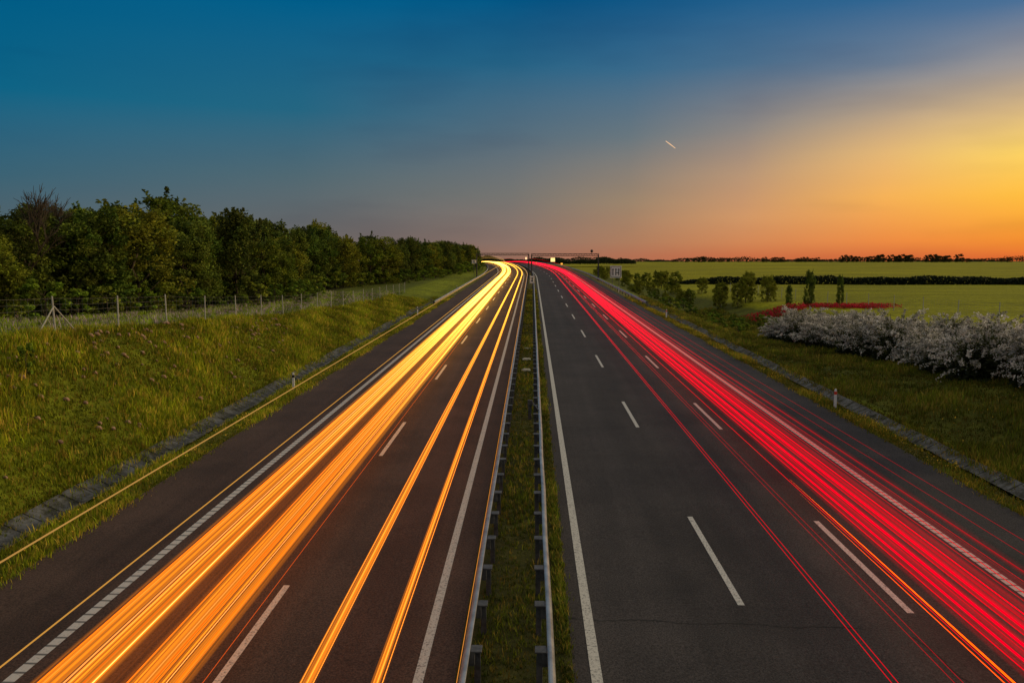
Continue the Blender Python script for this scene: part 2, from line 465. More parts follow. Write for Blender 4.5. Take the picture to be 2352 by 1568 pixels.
def ribbon_trail(name, u0, u1, h, near, far, dens, label, grp, seed, **kw):
    yy = yv(); c = trail_color(yy, near, far); m = len(yy)
    V = []; T = []; UV = []
    for k in range(5):
        f = k/4.0; hh = h+0.05*(1-(2*f-1)**2)
        uu = u0+(u1-u0)*f
        V.append(np.stack([SH(yy)+uu, yy, RZ(yy)+hh], 1)); T.append(c); UV.append(np.stack([np.full(m, f), yy], 1))
    i = np.arange(m-1); F = np.vstack([np.stack([k*m+i, (k+1)*m+i, (k+1)*m+i+1, k*m+i+1], 1) for k in range(4)])
    return add(name, mesh_np(name, np.vstack(V), F, mat_ribbon(seed, dens, **kw), np.vstack(T), True, np.vstack(UV)), label, 'light trail', None, grp)
H = 8.4
OR = (2.2, 0.32, 0.010); OB = (2.8, 0.54, 0.025); OW = (4.0, 1.15, .22); FARY = (8.0, 4.6, .75); FARO = (3.0, 1.1, .09)
g1 = 'headlight trails of passing traffic'; g2 = 'tail light trails of passing traffic'
lab1 = 'glowing orange-yellow headlight trail above the asphalt'
def ht(s, h, r, near=OR, far=FARY, wob=0.05, lab=lab1, **k): return tube_trail('headlight_trail', s*(H-h), h, r, near, far, lab, g1, wob, **k)
for i in range(11):
    s = -1.145+0.150*(i+random.uniform(.1, .9))/11
    k = random.uniform(.4, 1.1); c = [OR, OW, OB, OR, OW][i % 5]
    ht(s, random.uniform(.6, .95), random.uniform(.003, .017), tuple(x*k for x in c), FARO if i % 3 == 0 else FARY)
for i in range(9):
    s = -0.930+0.125*(i+random.uniform(.1, .9))/9
    k = random.uniform(.4, 1.1); c = [OR, OB, OW, OR][i % 4]
    ht(s, random.uniform(.6, .95), random.uniform(.003, .017), tuple(x*k for x in c), FARO if i % 3 == 0 else FARY)
lab2 = 'wide translucent orange smear of passing headlights'
ribbon_trail('headlight_trail', -1.165*7.65, -0.985*7.65, .72, (1.5, .38, .016), (4.5, 2.3, .28), .9, lab2, g1, 1, lo=.42, hi=.60, sc=8)
ribbon_trail('headlight_trail', -1.03*7.7, -0.90*7.7, .62, (.35, .08, .012), (2.4, .8, .08), .45, lab2, g1, 2)
ribbon_trail('headlight_trail', -0.945*7.65, -0.785*7.65, .74, (1.5, .38, .018), (4.5, 2.3, .28), .85, lab2, g1, 3, lo=.42, hi=.60, sc=8)
ht(-.765, .7, .006, (.8, .10, .01), (1.4, .4, .04), lab='faint thin red-orange light trail above the asphalt')
for s0, s1 in ((-.538, -.497), (-.372, -.338)):
    ribbon_trail('headlight_trail', s0*7.7, s1*7.7, .68, (1.3, .32, .016), (3.0, 1.2, .10), .75, 'narrow translucent orange headlight smear', g1, 5+s0, sc=5)
    for j in range(3):
        ht(s0+(s1-s0)*(0.2+0.3*j), .7+.03*j, (.007, .013, .007)[j], (2.4, .60, .05), (3.8, 1.8, .18), wob=.02)
lab5 = 'thin amber trail from high lorry lamps'
ht(-1.70, 3.6, .014, (.46, .24, .06), (.75, .40, .10), wob=.03, lab=lab5)
ht(-1.275, 2.7, .012, (.60, .28, .05), (.9, .48, .10), wob=.03, lab=lab5)
ht(-.172, .82, .007, (.75, .26, .04), (1.4, .62, .12), wob=.0, lab='faint glowing tube imitating an orange reflection along the median rail')  # emissive tube laid over the rail in place of its headlight reflection
RED = (1.6, .0, .020); REDD = (.6, .0, .010); RF = (2.4, .02, .07)
lab3 = 'glowing red tail light trail above the asphalt'
def rt(s, h, r, near=RED, far=RF, wob=0.05, lab=lab3, **k): return tube_trail('taillight_trail', s*(H-h), h, r, near, far, lab, g2, wob, **k)
for s, r in ((.832, .007), (.850, .007)): rt(s, .85, r, (.8, 0, .012), wob=.02)
rt(.975, .9, .004, REDD, wob=.02); rt(1.0, .8, .004, REDD, wob=.02)
labi = 'bright orange-red indicator light trail'
rt(1.115, .8, .018, (3.0, .24, .004), wob=.0, lab=labi, Y1=25, fade=12)
rt(1.092, .8, .010, (2.4, .18, .004), wob=.0, lab=labi, Y1=23.5, fade=12)
rt(1.105, .8, .006, (1.2, .0, .01), wob=.0)
for i, (s, r_, k) in enumerate([(1.172, .010, .7), (1.198, .022, 1.0), (1.222, .006, .6), (1.245, .026, 1.0), (1.275, .010, .6), (1.300, .020, .9), (1.330, .007, .5), (1.352, .014, .8), (1.40, .006, .5), (1.435, .009, .55), (1.475, .005, .45), (1.52, .006, .4)]):
    rt(s, .75+.02*i, r_, tuple(x*k for x in RED), wob=.03)
for s in (1.60, 1.68): rt(s, 2.6, .004, (.4, 0, .008), (.8, .0, .02))
lab4 = 'wide translucent red smear of passing tail lights'
ribbon_trail('taillight_trail', 1.15*7.6, 1.39*7.6, .78, (1.1, 0, .018), (2.0, .010, .05), .80, lab4, g2, 11, lo=.44, hi=.62, mn=.06, sc=6)
ribbon_trail('taillight_trail', 1.33*7.5, 1.56*7.5, .88, (.7, 0, .012), (1.3, .008, .04), .42, lab4, g2, 12, lo=.46, hi=.66, mn=.02, sc=6)

az = math.radians(-1.5)+math.atan((1533-1176)/1774); el = math.radians(8.2); D = 2500
c = np.array([math.sin(az)*D*math.cos(el), math.cos(az)*D*math.cos(el), 8.4+D*math.sin(el)])
mb = MB(); mb.tube([c+np.array([-15, 0, 11]), c+np.array([0, 0, .3]), c+np.array([15, 0, -11])], [.9, 1.4, .9], 6)
add('aircraft_light_trail', mb.mesh('aircraft_light_trail', mat_emit('aircraft_light', (1.0, .62, .35), 1.0)), 'short pale streak of an aircraft light in sky', 'light trail')

# ------------------------------------------------------------------ gantries and signs
def gantry(u0, u1, y, top, lit, label, ball=True):
    r = empty('sign_gantry', PR(u0, y), label, 'gantry', 'steel gantries spanning the carriageways')
    for u in (u0, u1):
        mb = MB(); mb.box((u-u0, 0, top/2), (.34, .34, top), 0, .85); mb.box((u-u0, 0, .1), (.7, .7, .25))
        add('column', mb.mesh('column', M_dark, bevel=.02), parent=r)
    mb = MB(); w = u1-u0
    mb.box((w/2, .25, top+.18), (w+.3, .16, .16)); mb.box((w/2, -.25, top+.18), (w+.3, .16, .16)); mb.box((w/2, 0, top-.28), (w+.3, .16, .16))
    n = int(w/1.2)
    for i in range(n):
        a = i*w/n; b2 = (i+1)*w/n
        for s in (-.25, .25): mb.tube([(a, 0, top-.28), ((a+b2)/2, s, top+.18), (b2, 0, top-.28)], .045, 4)
    add('beam', mb.mesh('beam', M_dark), parent=r)
    for (u, dz_, w_, h_, c) in lit:
        mb = MB(); mb.box((u-u0, -.30, top+dz_), (w_+.12, .16, h_+.12))
        e = add('signal_housing', mb.mesh('signal_housing', M_dark, bevel=.02), parent=r)
        mb = MB(); mb.box((u-u0, -.40, top+dz_), (w_, .03, h_))
        add('lamp', mb.mesh('lamp', mat_emit('signal_lamp', c, 1.6)), parent=e)
    if ball:
        mb = MB(); mb.tube([(w*.9, 0, top+.2), (w*.9, 0, top+.6)], .05); mb.sphere((w*.9, 0, top+.85), .38)
        add('camera_dome', mb.mesh('camera_dome', M_dark, True), parent=r)
gantry(-.15, 16.4, 193, 6.3, [(5.1, -1.3, 1.05, .95, (1, .72, .25)), (7.3, -2.3, .45, .4, (1, .4, .05)), (-.0+1.0, -2.0, .3, .3, (.9, .1, .05))], 'steel gantry with lit signal boxes over the carriageway')
gantry(-14.6, -.9, 204, 6.3, [(-1.6, -1.1, .45, .6, (1, .6, .3))], 'steel gantry spanning the carriageway with headlight trails', False)

def sign(u, y, w, h, z0, label, symbol, base=P):
    r = empty('road_sign', base(u, y), label, 'road sign')
    mb = MB()
    for s in ((-w*.3, w*.3) if w > 1.5 else (0,)): mb.tube([(s, .07, -.2), (s, .07, z0+h*.8)], .05)
    add('post', mb.mesh('post', M_post), parent=r)
    mb = MB(); mb.box((0, 0, z0+h/2), (w, .05, h))
    pnl = add('panel', mb.mesh('panel', M_white, bevel=.01), parent=r)
    mb = MB(); t = .07*w
    for (cx, cz, dx, dz_) in ((0, h/2-t, w-2*t, t), (0, -h/2+t, w-2*t, t)): mb.box((cx, -.032, z0+h/2+cz), (dx, .01, dz_*.6))
    for sx in (-1, 1): mb.box((sx*(w/2-t), -.032, z0+h/2), (t*.6, .01, h-3*t))
    symbol(mb, w, h, z0)
    add('symbol', mb.mesh('symbol', M_black), parent=pnl)
def sym_lanes(mb, w, h, z0):
    for x in (-.26, 0, .26):
        mb.box((x*w, -.036, z0+.42*h), (.08*w, .012, .42*h))
        mb.box((x*w, -.036, z0+.68*h), (.17*w, .012, .06*h)); mb.box((x*w, -.036, z0+.74*h), (.09*w, .012, .06*h))
    mb.box((.13*w, -.0375, z0+.42*h), (.26*w, .012, .06*h))
def sym_bar(mb, w, h, z0):
    mb.box((0, -.036, z0+.5*h), (.16*w, .012, .55*h)); mb.box((0, -.036, z0+.68*h), (.5*w, .012, .09*h)); mb.box((0, -.036, z0+.35*h), (.4*w, .012, .09*h))
sign(17.2, 160, 2.3, 2.5, 2.0, 'white rectangular lane diagram sign on two posts', sym_lanes)
sign(.0, 150, 1.0, 1.5, 1.2, 'small white sign standing in the grass median', sym_bar, PR)
sign(-15.0, 200, 1.2, 1.0, 4.0, 'small rectangular sign on tall post by forest', sym_bar)
for y in (52, 57, 63):
    mb = MB(); mb.box((0, 0, .04), (.6, .9, .10)); mb.box((0, 0, .11), (.4, .55, .03))
    add('drain_cover', mb.mesh('drain_cover', M_fpost, bevel=.015), 'square concrete drain cover set in the median', 'drain cover', None, 'drain covers in the median', None, PR(-.4, y))
mb = MB(); mb.box((0, 0, .5), (.16, .1, 1.0)); mb.box((0.02, -.02, .85), (.24, .16, .28)); mb.tube([(.1, 0, .9), (.3, -.6, .78), (.42, -1.4, .76)], .03)
add('marker_box', mb.mesh('marker_box', M_post, bevel=.01), 'grey metal equipment post beside the guard rail', 'equipment box', None, None, None, PR(-.1, 37))

# ------------------------------------------------------------------ fences
def fence(u, Y0, n, sp, ht_, label, braces=()):
    r = empty('fence', P(u, Y0), label, 'fence', 'wire fences beside the motorway'); o = np.array(r.location)
    mb = MB(); mb.tube([(0, 0, -.2), (0, 0, ht_)], [.045, .035], 6); pm = mb.mesh('post', M_fpost)
    tops = []
    for i in range(n):
        p = P(u, Y0+i*sp)-o; tops.append(p); q = add('post', pm, parent=r, loc=p)
        q.rotation_euler = (random.uniform(-.02, .02), random.uniform(-.03, .03), 0)
    mb = MB()
    hs = [.1, .3, .5, .7, .9, 1.15, 1.4, 1.65]
    for h_ in hs:
        h_ = h_*ht_/1.75
        for i in range(n-1):
            a = tops[i]; b2 = tops[i+1]; m = (a+b2)/2
            mb.tube([a+[0, 0, h_], m+[0, 0, h_-.03], b2+[0, 0, h_]], .006, 3)
    for i in range(n-1):
        a = tops[i]; b2 = tops[i+1]
        for k in range(1, 12):
            f = k/12; q = a*(1-f)+b2*f; mb.tube([q+[0, 0, .05], q+[0, 0, ht_*.94]], .0035, 3)
    add('wire_mesh', mb.mesh('wire_mesh', M_wire), parent=r)
    for i in braces:
        mb = MB(); p = tops[i]
        mb.tube([p+[0, 0, ht_*.75], p+[.05, -1.5, 0]], .03, 6); mb.tube([p+[0, 0, ht_*.75], p+[.05, 1.6, 0]], .03, 6)
        add('brace', mb.mesh('brace', M_fpost), parent=r)
fence(-21.4, 18.1, 22, 5.3, 1.8, 'sagging wire mesh fence on posts along the grassy bank', (3,))
fence(43.5, 45, 20, 7, 1.9, 'thin wire fence on slim posts bordering the field')

# ------------------------------------------------------------------ vegetation
def leaf_quads(cent, size, aspect=0.6):
    n = len(cent)
    a = rng.normal(size=(n, 3)); a /= np.linalg.norm(a, axis=1)[:, None]
    b_ = rng.normal(size=(n, 3)); b_ -= (b_*a).sum(1)[:, None]*a; b_ /= np.linalg.norm(b_, axis=1)[:, None]
    s = (size*rng.uniform(.6, 1.3, n))[:, None]
    v = np.stack([cent-a*s, cent+b_*s*aspect, cent+a*s, cent-b_*s*aspect], 1).reshape(-1, 3)
    f = np.arange(4*n).reshape(-1, 4)
    return v, f
def make_crown(seed, h=10.0, w=3.2, low=0.05, nclump=60, per=130, size=.2, cbase=(.045, .07, .014), name='crown', power=1.0, stray=.4, cr=(.5, 1.25), flat=.72, spires=0):
    r_ = np.random.default_rng(seed)
    cs = []; rad = []
    for i in range(nclump):
        t = r_.uniform(0, 1)**power
        z = h*(low+(0.95-low)*t)
        prof = (max(0.02, math.sin(math.pi*min(.95, (0.20+0.72*t))))**0.5)
        rr = w*prof*math.sqrt(r_.uniform(.25, 1))*r_.uniform(.8, 1.15)
        a = r_.uniform(0, 2*math.pi)
        cs.append((rr*math.cos(a), rr*math.sin(a), z)); rad.append(r_.uniform(*cr)*h/10)
    cs = np.array(cs); rad = np.array(rad)
    idx = np.repeat(np.arange(nclump), per)
    d = r_.normal(size=(len(idx), 3)); d /= np.linalg.norm(d, axis=1)[:, None]
    rr = r_.uniform(0.2, 1, len(idx))**.5
    pos = cs[idx]+d*(rad[idx]*rr)[:, None]*np.array([1, 1, flat])
    P2 = []; I2 = []
    for k in range(spires):
        j = r_.integers(0, nclump); dr = np.array([cs[j][0]*.25, cs[j][1]*.25, r_.uniform(.4, 1.0)]); dr /= np.linalg.norm(dr)
        ln = r_.uniform(.7, 1.5)*h/10; tt = r_.uniform(.2, 1, 26)
        P2.append(cs[j]+dr*(tt*ln)[:, None]+r_.normal(size=(26, 3))*(.18*(1.15-tt))[:, None]); I2 += [j]*26
    if P2: pos = np.vstack([pos]+P2); idx = np.concatenate([idx, np.array(I2)])
    pos[:, 2] = np.maximum(pos[:, 2], .05)
    v, f = leaf_quads(pos, size)
    br = r_.uniform(.5, 1.55, nclump)[idx]*r_.uniform(.7, 1.3, len(pos))
    yel = r_.uniform(0, 1, nclump)[idx]
    t = np.array(cbase)[None]*br[:, None]; t[:, 0] += yel*.03*br
    return mesh_np(name, v, f, M_leaf, np.repeat(t, 4, 0))
def make_trunk(seed, h=10.0, w=3.0, r0=.16, name='trunk'):
    r_ = random.Random(seed); mb = MB()
    pts = [(r_.uniform(-.1, .1)*i*h/10, r_.uniform(-.1, .1)*i*h/10, h*.86*i/6-.1) for i in range(7)]
    mb.tube(pts, [r0*(1-i/7.5) for i in range(7)], 8)
    for i in range(14):
        k = r_.randint(1, 5); p = np.array(pts[k]); a = r_.uniform(0, 6.28); ln = w*r_.uniform(.5, 1.0)*(1-k/9)
        q = p+[math.cos(a)*ln*.5, math.sin(a)*ln*.5, ln*.35]; e = p+[math.cos(a)*ln, math.sin(a)*ln, ln*.9]
        mb.tube([p, q, e], [r0*.4, r0*.25, r0*.08], 5)
    return mb.mesh(name, M_bark, True)
tree_vars = []
cols = [(.095, .145, .013), (.125, .165, .013), (.07, .125, .015), (.145, .175, .015), (.085, .135, .016), (.065, .11, .016)]
for i in range(6):
    tree_vars.append((make_trunk(i, 10, 2.6), make_crown(20+i, 10, (2.7, 3.1, 2.3, 2.9, 2.6, 2.2)[i], .03, 92, 108, .15, cols[i], power=(.8, .85, .9, .75, .85, .85)[i], cr=(.3, 1.1), flat=(.75, .7, .9, .8, .7, 1.0)[i], spires=40)))
def place_tree(u, Y, h, label, group, var=None, name='tree', cat='tree', wide=1.0, base=P):
    v = random.randrange(6) if var is None else var
    r = empty(name, base(u, Y), label, cat, group); s = h/10
    r.scale = (s*wide, s*wide, s); r.rotation_euler = (0, 0, random.uniform(0, 6.28))
    add('trunk', tree_vars[v][0], parent=r); add('crown', tree_vars[v][1], parent=r)
gl = 'trees of the dense roadside forest'
def fr(Y):
    return float(np.interp(Y, [20, 60, 100, 114, 122, 140, 165, 200, 250, 300, 340, 400, 460], [-38.5, -38.5, -35.5, -35, -44, -40, -33.5, -28, -23, -20.5, -19, -17.5, -17]))
def fh(Y):
    return float(np.interp(Y, [30, 45, 55, 62, 80, 105, 114, 130, 180, 250, 330, 430], [7.0, 7.8, 8.4, 9.2, 10.0, 10.6, 9.8, 11.0, 9.6, 8.3, 7.0, 5.5]))*(1+.05*math.sin(Y/6.1)+.06*math.sin(Y/2.7+1))
for Y0 in list(np.arange(30, 115, 4.0))+list(np.arange(122, 430, 5.5)):
    for row in range(3):
        Y = Y0+random.uniform(-1.8, 1.8)+row*1.8
        if row == 2 and Y0 > 170: continue
        u = fr(Y0)-row*4.2+random.uniform(-1.6, 1.6)
        h = fh(Y0)*random.uniform(.80, 1.10)*(1+.03*row)
        if random.random() < .15: h *= .75
        place_tree(u, Y, h, 'dense green deciduous tree at the forest edge' if row == 0 else 'tall dark green deciduous tree inside the forest', gl, wide=random.uniform(1.0, 1.4))
def bare_tree(u, Y, h):
    r = empty('tree', P(u, Y), 'sparse twiggy tree with few leaves above forest', 'tree'); mb = MB(); R2 = random.Random(5)
    def br(p, d, ln, rad, lev):
        q = p+d*ln; mb.tube([p, (p+q)/2+np.array([R2.uniform(-.05, .05)*ln, 0, .03*ln]), q], [rad, rad*.8, rad*.6], 4)
        if lev == 0: return
        for _ in range(4):
            nd = d+np.array([R2.uniform(-.6, .6), R2.uniform(-.6, .6), R2.uniform(-.1, .5)]); nd /= np.linalg.norm(nd)
            br(p+d*ln*R2.uniform(.5, 1), nd, ln*.62, rad*.62, lev-1)
    br(np.zeros(3), np.array([0, 0, 1.]), h*.45, .15, 4)
    add('trunk', mb.mesh('trunk', M_bark), parent=r)
    add('crown', make_crown(99, h*.8, 1.6, .4, 22, 40, .07, stray=.2), parent=r)
bare_tree(-38.5, 58, 10.6)
bare_tree(-41, 64, 10.6)
def make_shrub_mesh(seed, colr, n=1500, size=.09): return make_crown(seed, 2.2, 1.0, .05, 20, n//20, size, colr, name='foliage', spires=0)
sh_m = [make_shrub_mesh(50+i, c) for i, c in enumerate([(.15, .24, .022), (.11, .19, .020), (.19, .24, .025)])]
sh_t = make_trunk(77, 2.0, .9, .05, 'stem')
def shrub(u, Y, s, label, group, v=None, wx=1.0, name='shrub'):
    r = empty(name, P(u, Y), label, 'shrub', group); r.scale = (s*wx, s*wx, s); r.rotation_euler = (0, 0, random.uniform(0, 6))
    add('stem', sh_t, parent=r); add('foliage', sh_m[random.randrange(3) if v is None else v], parent=r)
for Y in np.arange(34, 116, 3.0):
    shrub(fr(Y)+3.2+random.uniform(-.8, 1.5), Y+random.uniform(-2, 2), random.uniform(.4, 1.5), 'bushy light green shrub below the forest trees', 'undergrowth shrubs along the forest edge', wx=1.2)
for Y in np.arange(118, 300, 5):
    shrub(fr(Y)+3.5+random.uniform(-1, 2), Y, random.uniform(.7, 1.6), 'bushy green shrub below the forest trees', 'undergrowth shrubs along the forest edge', wx=1.5)
shrub(-19.6, 29.2, .6, 'small leafy sapling on the grassy bank', None, 0, .6)

gr = 'green bushes below the embankment'
for (x, Y, h) in ((29.8, 124, 3.4), (32, 121, 3.8), (34, 124, 4.3), (36.5, 121, 4.1), (38, 124, 3.2), (31, 128, 4.2), (35.5, 128, 4.6)):
    place_tree(x, Y, h, 'rounded light green bush at the field edge', gr, name='bush', cat='bush', wide=1.0, var=3)
for i in range(44):
    Y = random.uniform(140, 320); x = 21+ max(0, Y-180)*.05+random.uniform(0, 15)
    place_tree(x, Y, random.uniform(1.8, 4.3)*(.8 if Y < 180 else 1), 'green bush on the embankment slope', gr, name='bush', cat='bush', wide=1.25, var=random.choice([1, 3, 0, 3]))
for i in range(26):
    Y = random.uniform(84, 150); x = random.uniform(20, 29)
    shrub(x, Y, random.uniform(.35, .9), 'low scrubby green bush in rough grass', 'scrub on the rough slope', wx=1.3)
for (xp, Y, h, w) in ((1806, 110, 2.8, .6), (1852, 105, 4.8, .5), (1921, 105, 4.2, .4)):
    X = (xp-1222)/1774*Y
    place_tree(X, Y, h, 'slender young tree standing by the field', 'young trees by the field', wide=w*1.2, var=2)
lowc = make_crown(300, 10, 4.5, .05, 30, 40, .6, (.03, .04, .012)); lowt = make_trunk(301, 10, 3.5)
for i in range(70):
    xp = random.choice([random.uniform(1900, 2210), random.uniform(1380, 2400), random.uniform(1540, 1900)])
    Y = random.uniform(880, 1050); X = (xp-1222)/1774*Y
    h = random.uniform(3.5, 6.5)+(3.5 if 1925 < xp < 2200 else 0)
    u = X-float(SH(Y))
    r = empty('tree', P(u, Y), 'dark silhouetted tree on the horizon', 'tree', 'trees along the horizon'); s = h/10
    r.scale = (s*1.5, s*1.5, s)
    add('trunk', lowt, parent=r); add('crown', lowc, parent=r)
n = 26000
X = rng.uniform(-500, 1500, n); Yf = 1180+rng.uniform(0, 60, n)
hh = 4.5+2.0*np.sin(X/37.)+1.4*np.sin(X/13.+1)+1.2*np.sin(X/5.1)
hh = np.clip(hh, 1.5, 20)
u = X-SH(Yf); zz = GZ(u, Yf)
pos = np.stack([X, Yf, zz+hh*rng.uniform(0, 1, n)**.7], 1)
v, f = leaf_quads(pos, np.full(n, 1.2)); t = np.array([(.025, .032, .012)])*rng.uniform(.6, 1.3, (n, 1))
add('distant_woodland', mesh_np('distant_woodland', v, f, M_leaf, np.repeat(t, 4, 0)), 'low dark woodland along the horizon', 'woodland', 'stuff')
n = 30000
X = rng.uniform(-60, 75, n); Yf = 560+rng.uniform(0, 30, n)
hh = np.clip(3.2+1.0*np.sin(X/7.)+.8*np.sin(X/2.7+1), 1, 9)+np.clip((-X-10)/25, 0, 3)
zz = 6.6
pos = np.stack([X, Yf, zz+hh*rng.uniform(0, 1, n)**.7], 1)
v, f = leaf_quads(pos, np.full(n, .5)); t = np.array([(.03, .04, .012)])*rng.uniform(.6, 1.3, (n, 1))
add('distant_woodland', mesh_np('distant_woodland', v, f, M_leaf, np.repeat(t, 4, 0)), 'low dark woodland behind the bend of road', 'woodland', 'stuff')
n = 30000
X = rng.uniform(42, 330, n); Yf = 240+rng.uniform(0, 5, n)-(X-42)*.08
zz = GZ(X-SH(Yf), Yf); hh = np.clip((X-42)/15, .2, 1)*(2.3+.25*np.sin(X/6)+.2*np.sin(X/2.3))
pos = np.stack([X, Yf, zz+hh*rng.uniform(0, 1, n)], 1)
v, f = leaf_quads(pos, np.full(n, .38)); t = np.array([(.016, .026, .012)])*rng.uniform(.5, 1.3, (n, 1))
add('hedgerow', mesh_np('hedgerow', v, f, M_leaf, np.repeat(t, 4, 0)), 'long low dark hedgerow dividing two yellow-green fields', 'hedge')

# blossoming shrubs
def make_blossom(seed):
    r_ = np.random.default_rng(seed); P_ = []; T = []
    mb = MB(); K = 120
    for i in range(85):
        a = r_.uniform(0, 2*math.pi); out = r_.uniform(.15, 1.0)**.7
        R_ = 2.1*out; top = 3.2*math.sqrt(max(0.06, 1-out*out*.85))*r_.uniform(.7, 1.18)
        s0 = np.array([math.cos(a)*R_*.5, math.sin(a)*R_*.5, top*.4])
        s1 = np.array([math.cos(a)*R_*.85, math.sin(a)*R_*.85, top*1.05])
        a2 = a+r_.uniform(-.7, .7)
        s2 = s1+np.array([math.cos(a2), math.sin(a2), r_.uniform(-.9, .35)])*r_.uniform(.5, 1.2)
        tt = r_.uniform(0.1, 1, K)
        q = (1-tt)[:, None]**2*s0+2*(tt*(1-tt))[:, None]*s1+(tt**2)[:, None]*s2
        q += r_.normal(size=q.shape)*(.03+.08*(1-tt))[:, None]
        q[:, 2] -= np.abs(r_.normal(size=K))*.08
        P_.append(q)
        wh = (r_.uniform(0, 1, K) < np.clip(-.12+1.25*tt, 0, .92)); k = r_.uniform(.5, 1.25)
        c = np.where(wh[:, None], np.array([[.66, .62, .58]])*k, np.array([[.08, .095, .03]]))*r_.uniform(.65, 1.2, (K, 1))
        T.append(c)
        if i % 4 == 0: mb.tube([(0, 0, 0), tuple(s0*.7), tuple(s1*.95)], [.04, .025, .01], 4)
    pos = np.vstack(P_); t = np.vstack(T); pos[:, 2] = np.maximum(pos[:, 2], .03)
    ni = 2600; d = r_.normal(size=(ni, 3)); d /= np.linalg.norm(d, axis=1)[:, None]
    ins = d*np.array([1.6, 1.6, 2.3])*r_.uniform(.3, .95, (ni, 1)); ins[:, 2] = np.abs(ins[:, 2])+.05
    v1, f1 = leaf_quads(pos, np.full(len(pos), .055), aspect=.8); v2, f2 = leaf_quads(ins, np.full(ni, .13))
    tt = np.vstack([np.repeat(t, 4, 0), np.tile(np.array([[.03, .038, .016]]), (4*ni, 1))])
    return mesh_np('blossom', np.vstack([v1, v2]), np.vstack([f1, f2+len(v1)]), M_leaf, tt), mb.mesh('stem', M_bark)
bl = [make_blossom(400+i) for i in range(4)]
for row in range(3):
    for Y in np.arange(30, 84, 3.1):
        Yp = Y+random.uniform(-.8, .8)+row*1.1; u = 25.0+row*3.0+random.uniform(-.7, .7)
        if Yp > 81.5-row*.5: continue
        if u/Yp > .80: continue
        m, st = random.choice(bl)
        r = empty('blossoming_shrub', P(u, Yp), 'arching shrub covered in greyish white blossom on grass', 'shrub', 'blossoming shrubs along the bank')
        s = random.uniform(.72, 1.08)*(1, .92, .78)[row]; r.scale = (s*1.05, s*1.05, s*random.uniform(.82, 1.06)); r.rotation_euler = (0, 0, random.uniform(0, 6))
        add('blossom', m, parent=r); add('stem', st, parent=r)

n = 9000
X = rng.uniform(29, 48, n); Yf = 100+rng.uniform(0, 7, n)+1.2*np.sin(X*.7)
keep = (np.sin(X*1.7)+np.sin(X*.6+2)+rng.normal(size=n)*.7 > -1.1) & (X > 30+rng.normal(size=n)); X = X[keep]; Yf = Yf[keep]; n = len(X)
zz = GZ(X, Yf)
pos = np.stack([X, Yf, zz+rng.uniform(.03, .5, n)], 1)
v, f = leaf_quads(pos, np.full(n, .09), aspect=.9); t = np.where(rng.uniform(0, 1, (n, 1)) < .78, np.array([[.52, .014, .04]]), np.array([[.07, .10, .02]]))
add('poppies', mesh_np('poppies', v, f, M_leaf, np.repeat(t, 4, 0)), 'strip of red poppies at the edge of field', 'flowers', 'stuff')

# grass ---------------------------------------------------------
def grass(name, n, usamp, ysamp, hmin, hmax, wid, cols_, label, blades=5, spread=.12):
    u = usamp(n); Y = ysamp(n); z = GZ(u, Y)
    N = n*blades
    b0 = np.repeat(np.stack([SH(Y)+u, Y, z], 1), blades, 0)+np.concatenate([rng.normal(size=(N, 2))*spread, np.full((N, 1), -.02)], 1)
    patch = np.repeat(.75+.3*np.sin(u*1.3+Y*.31)+.25*np.sin(Y*.83-u*.6)+.2*rng.normal(size=n), blades)
    h = rng.uniform(hmin, hmax, N)*np.clip(patch, .35, 1.5)
    a = rng.uniform(0, 2*math.pi, N); lean = rng.uniform(.1, .7, N)
    dr = np.stack([np.cos(a), np.sin(a), np.zeros(N)], 1); sd = np.stack([-np.sin(a), np.cos(a), np.zeros(N)], 1)
    sc = (wid*(1+Y/45.0)).repeat(blades)[:, None]
    mid = b0+dr*(h*lean*.35)[:, None]; mid[:, 2] += h*.6
    tip = b0+dr*(h*lean)[:, None]; tip[:, 2] += h
    V = np.stack([b0-sd*sc, b0+sd*sc, mid+sd*sc*.7, mid-sd*sc*.7, tip], 1).reshape(-1, 3)
    k = np.arange(N)*5
    F4 = np.stack([k, k+1, k+2, k+3], 1); F3 = np.stack([k+3, k+2, k+4], 1)
    ci = rng.integers(0, len(cols_), n).repeat(blades); t = np.array(cols_)[ci]*rng.uniform(.65, 1.3, (N, 1))*np.clip(patch, .55, 1.3)[:, None]
    add(name, mesh_np(name, V, [F4, F3], M_grass, np.repeat(t, 5, 0)), label, 'grass', 'stuff')
def yd(a, b, p=1.6):
    return lambda n: a+(b-a)*rng.uniform(0, 1, n)**p
GC = [(.24, .29, .012), (.30, .31, .014), (.15, .20, .011), (.42, .31, .045)]
grass('bank_grass', 46000, lambda n: rng.uniform(-22, -16.3, n), yd(13, 120), .10, .42, .012, GC, 'rough green grass on the sloping bank')
grass('plateau_grass', 16000, lambda n: rng.uniform(-36, -21.5, n), yd(28, 130, 1.2), .15, .42, .014, [(.24, .32, .02), (.42, .32, .34), (.20, .27, .018)], 'tall grass between the fence and forest')
grass('verge_grass', 17000, lambda n: np.where(rng.uniform(0, 1, n) < .7, rng.uniform(-14.95, -13.15, n), rng.normal(-16.2, .16, n)), yd(12, 130), .06, .26, .010, GC, 'short weedy grass strip along asphalt edge')
grass('verge_grass', 16000, lambda n: np.where(rng.uniform(0, 1, n) < .7, rng.uniform(15.3, 16.65, n), rng.normal(17.68, .12, n)), yd(12, 130), .06, .26, .010, [(.24, .22, .02), (.42, .27, .03), (.15, .19, .018)], 'weedy yellowing grass strip along asphalt edge')
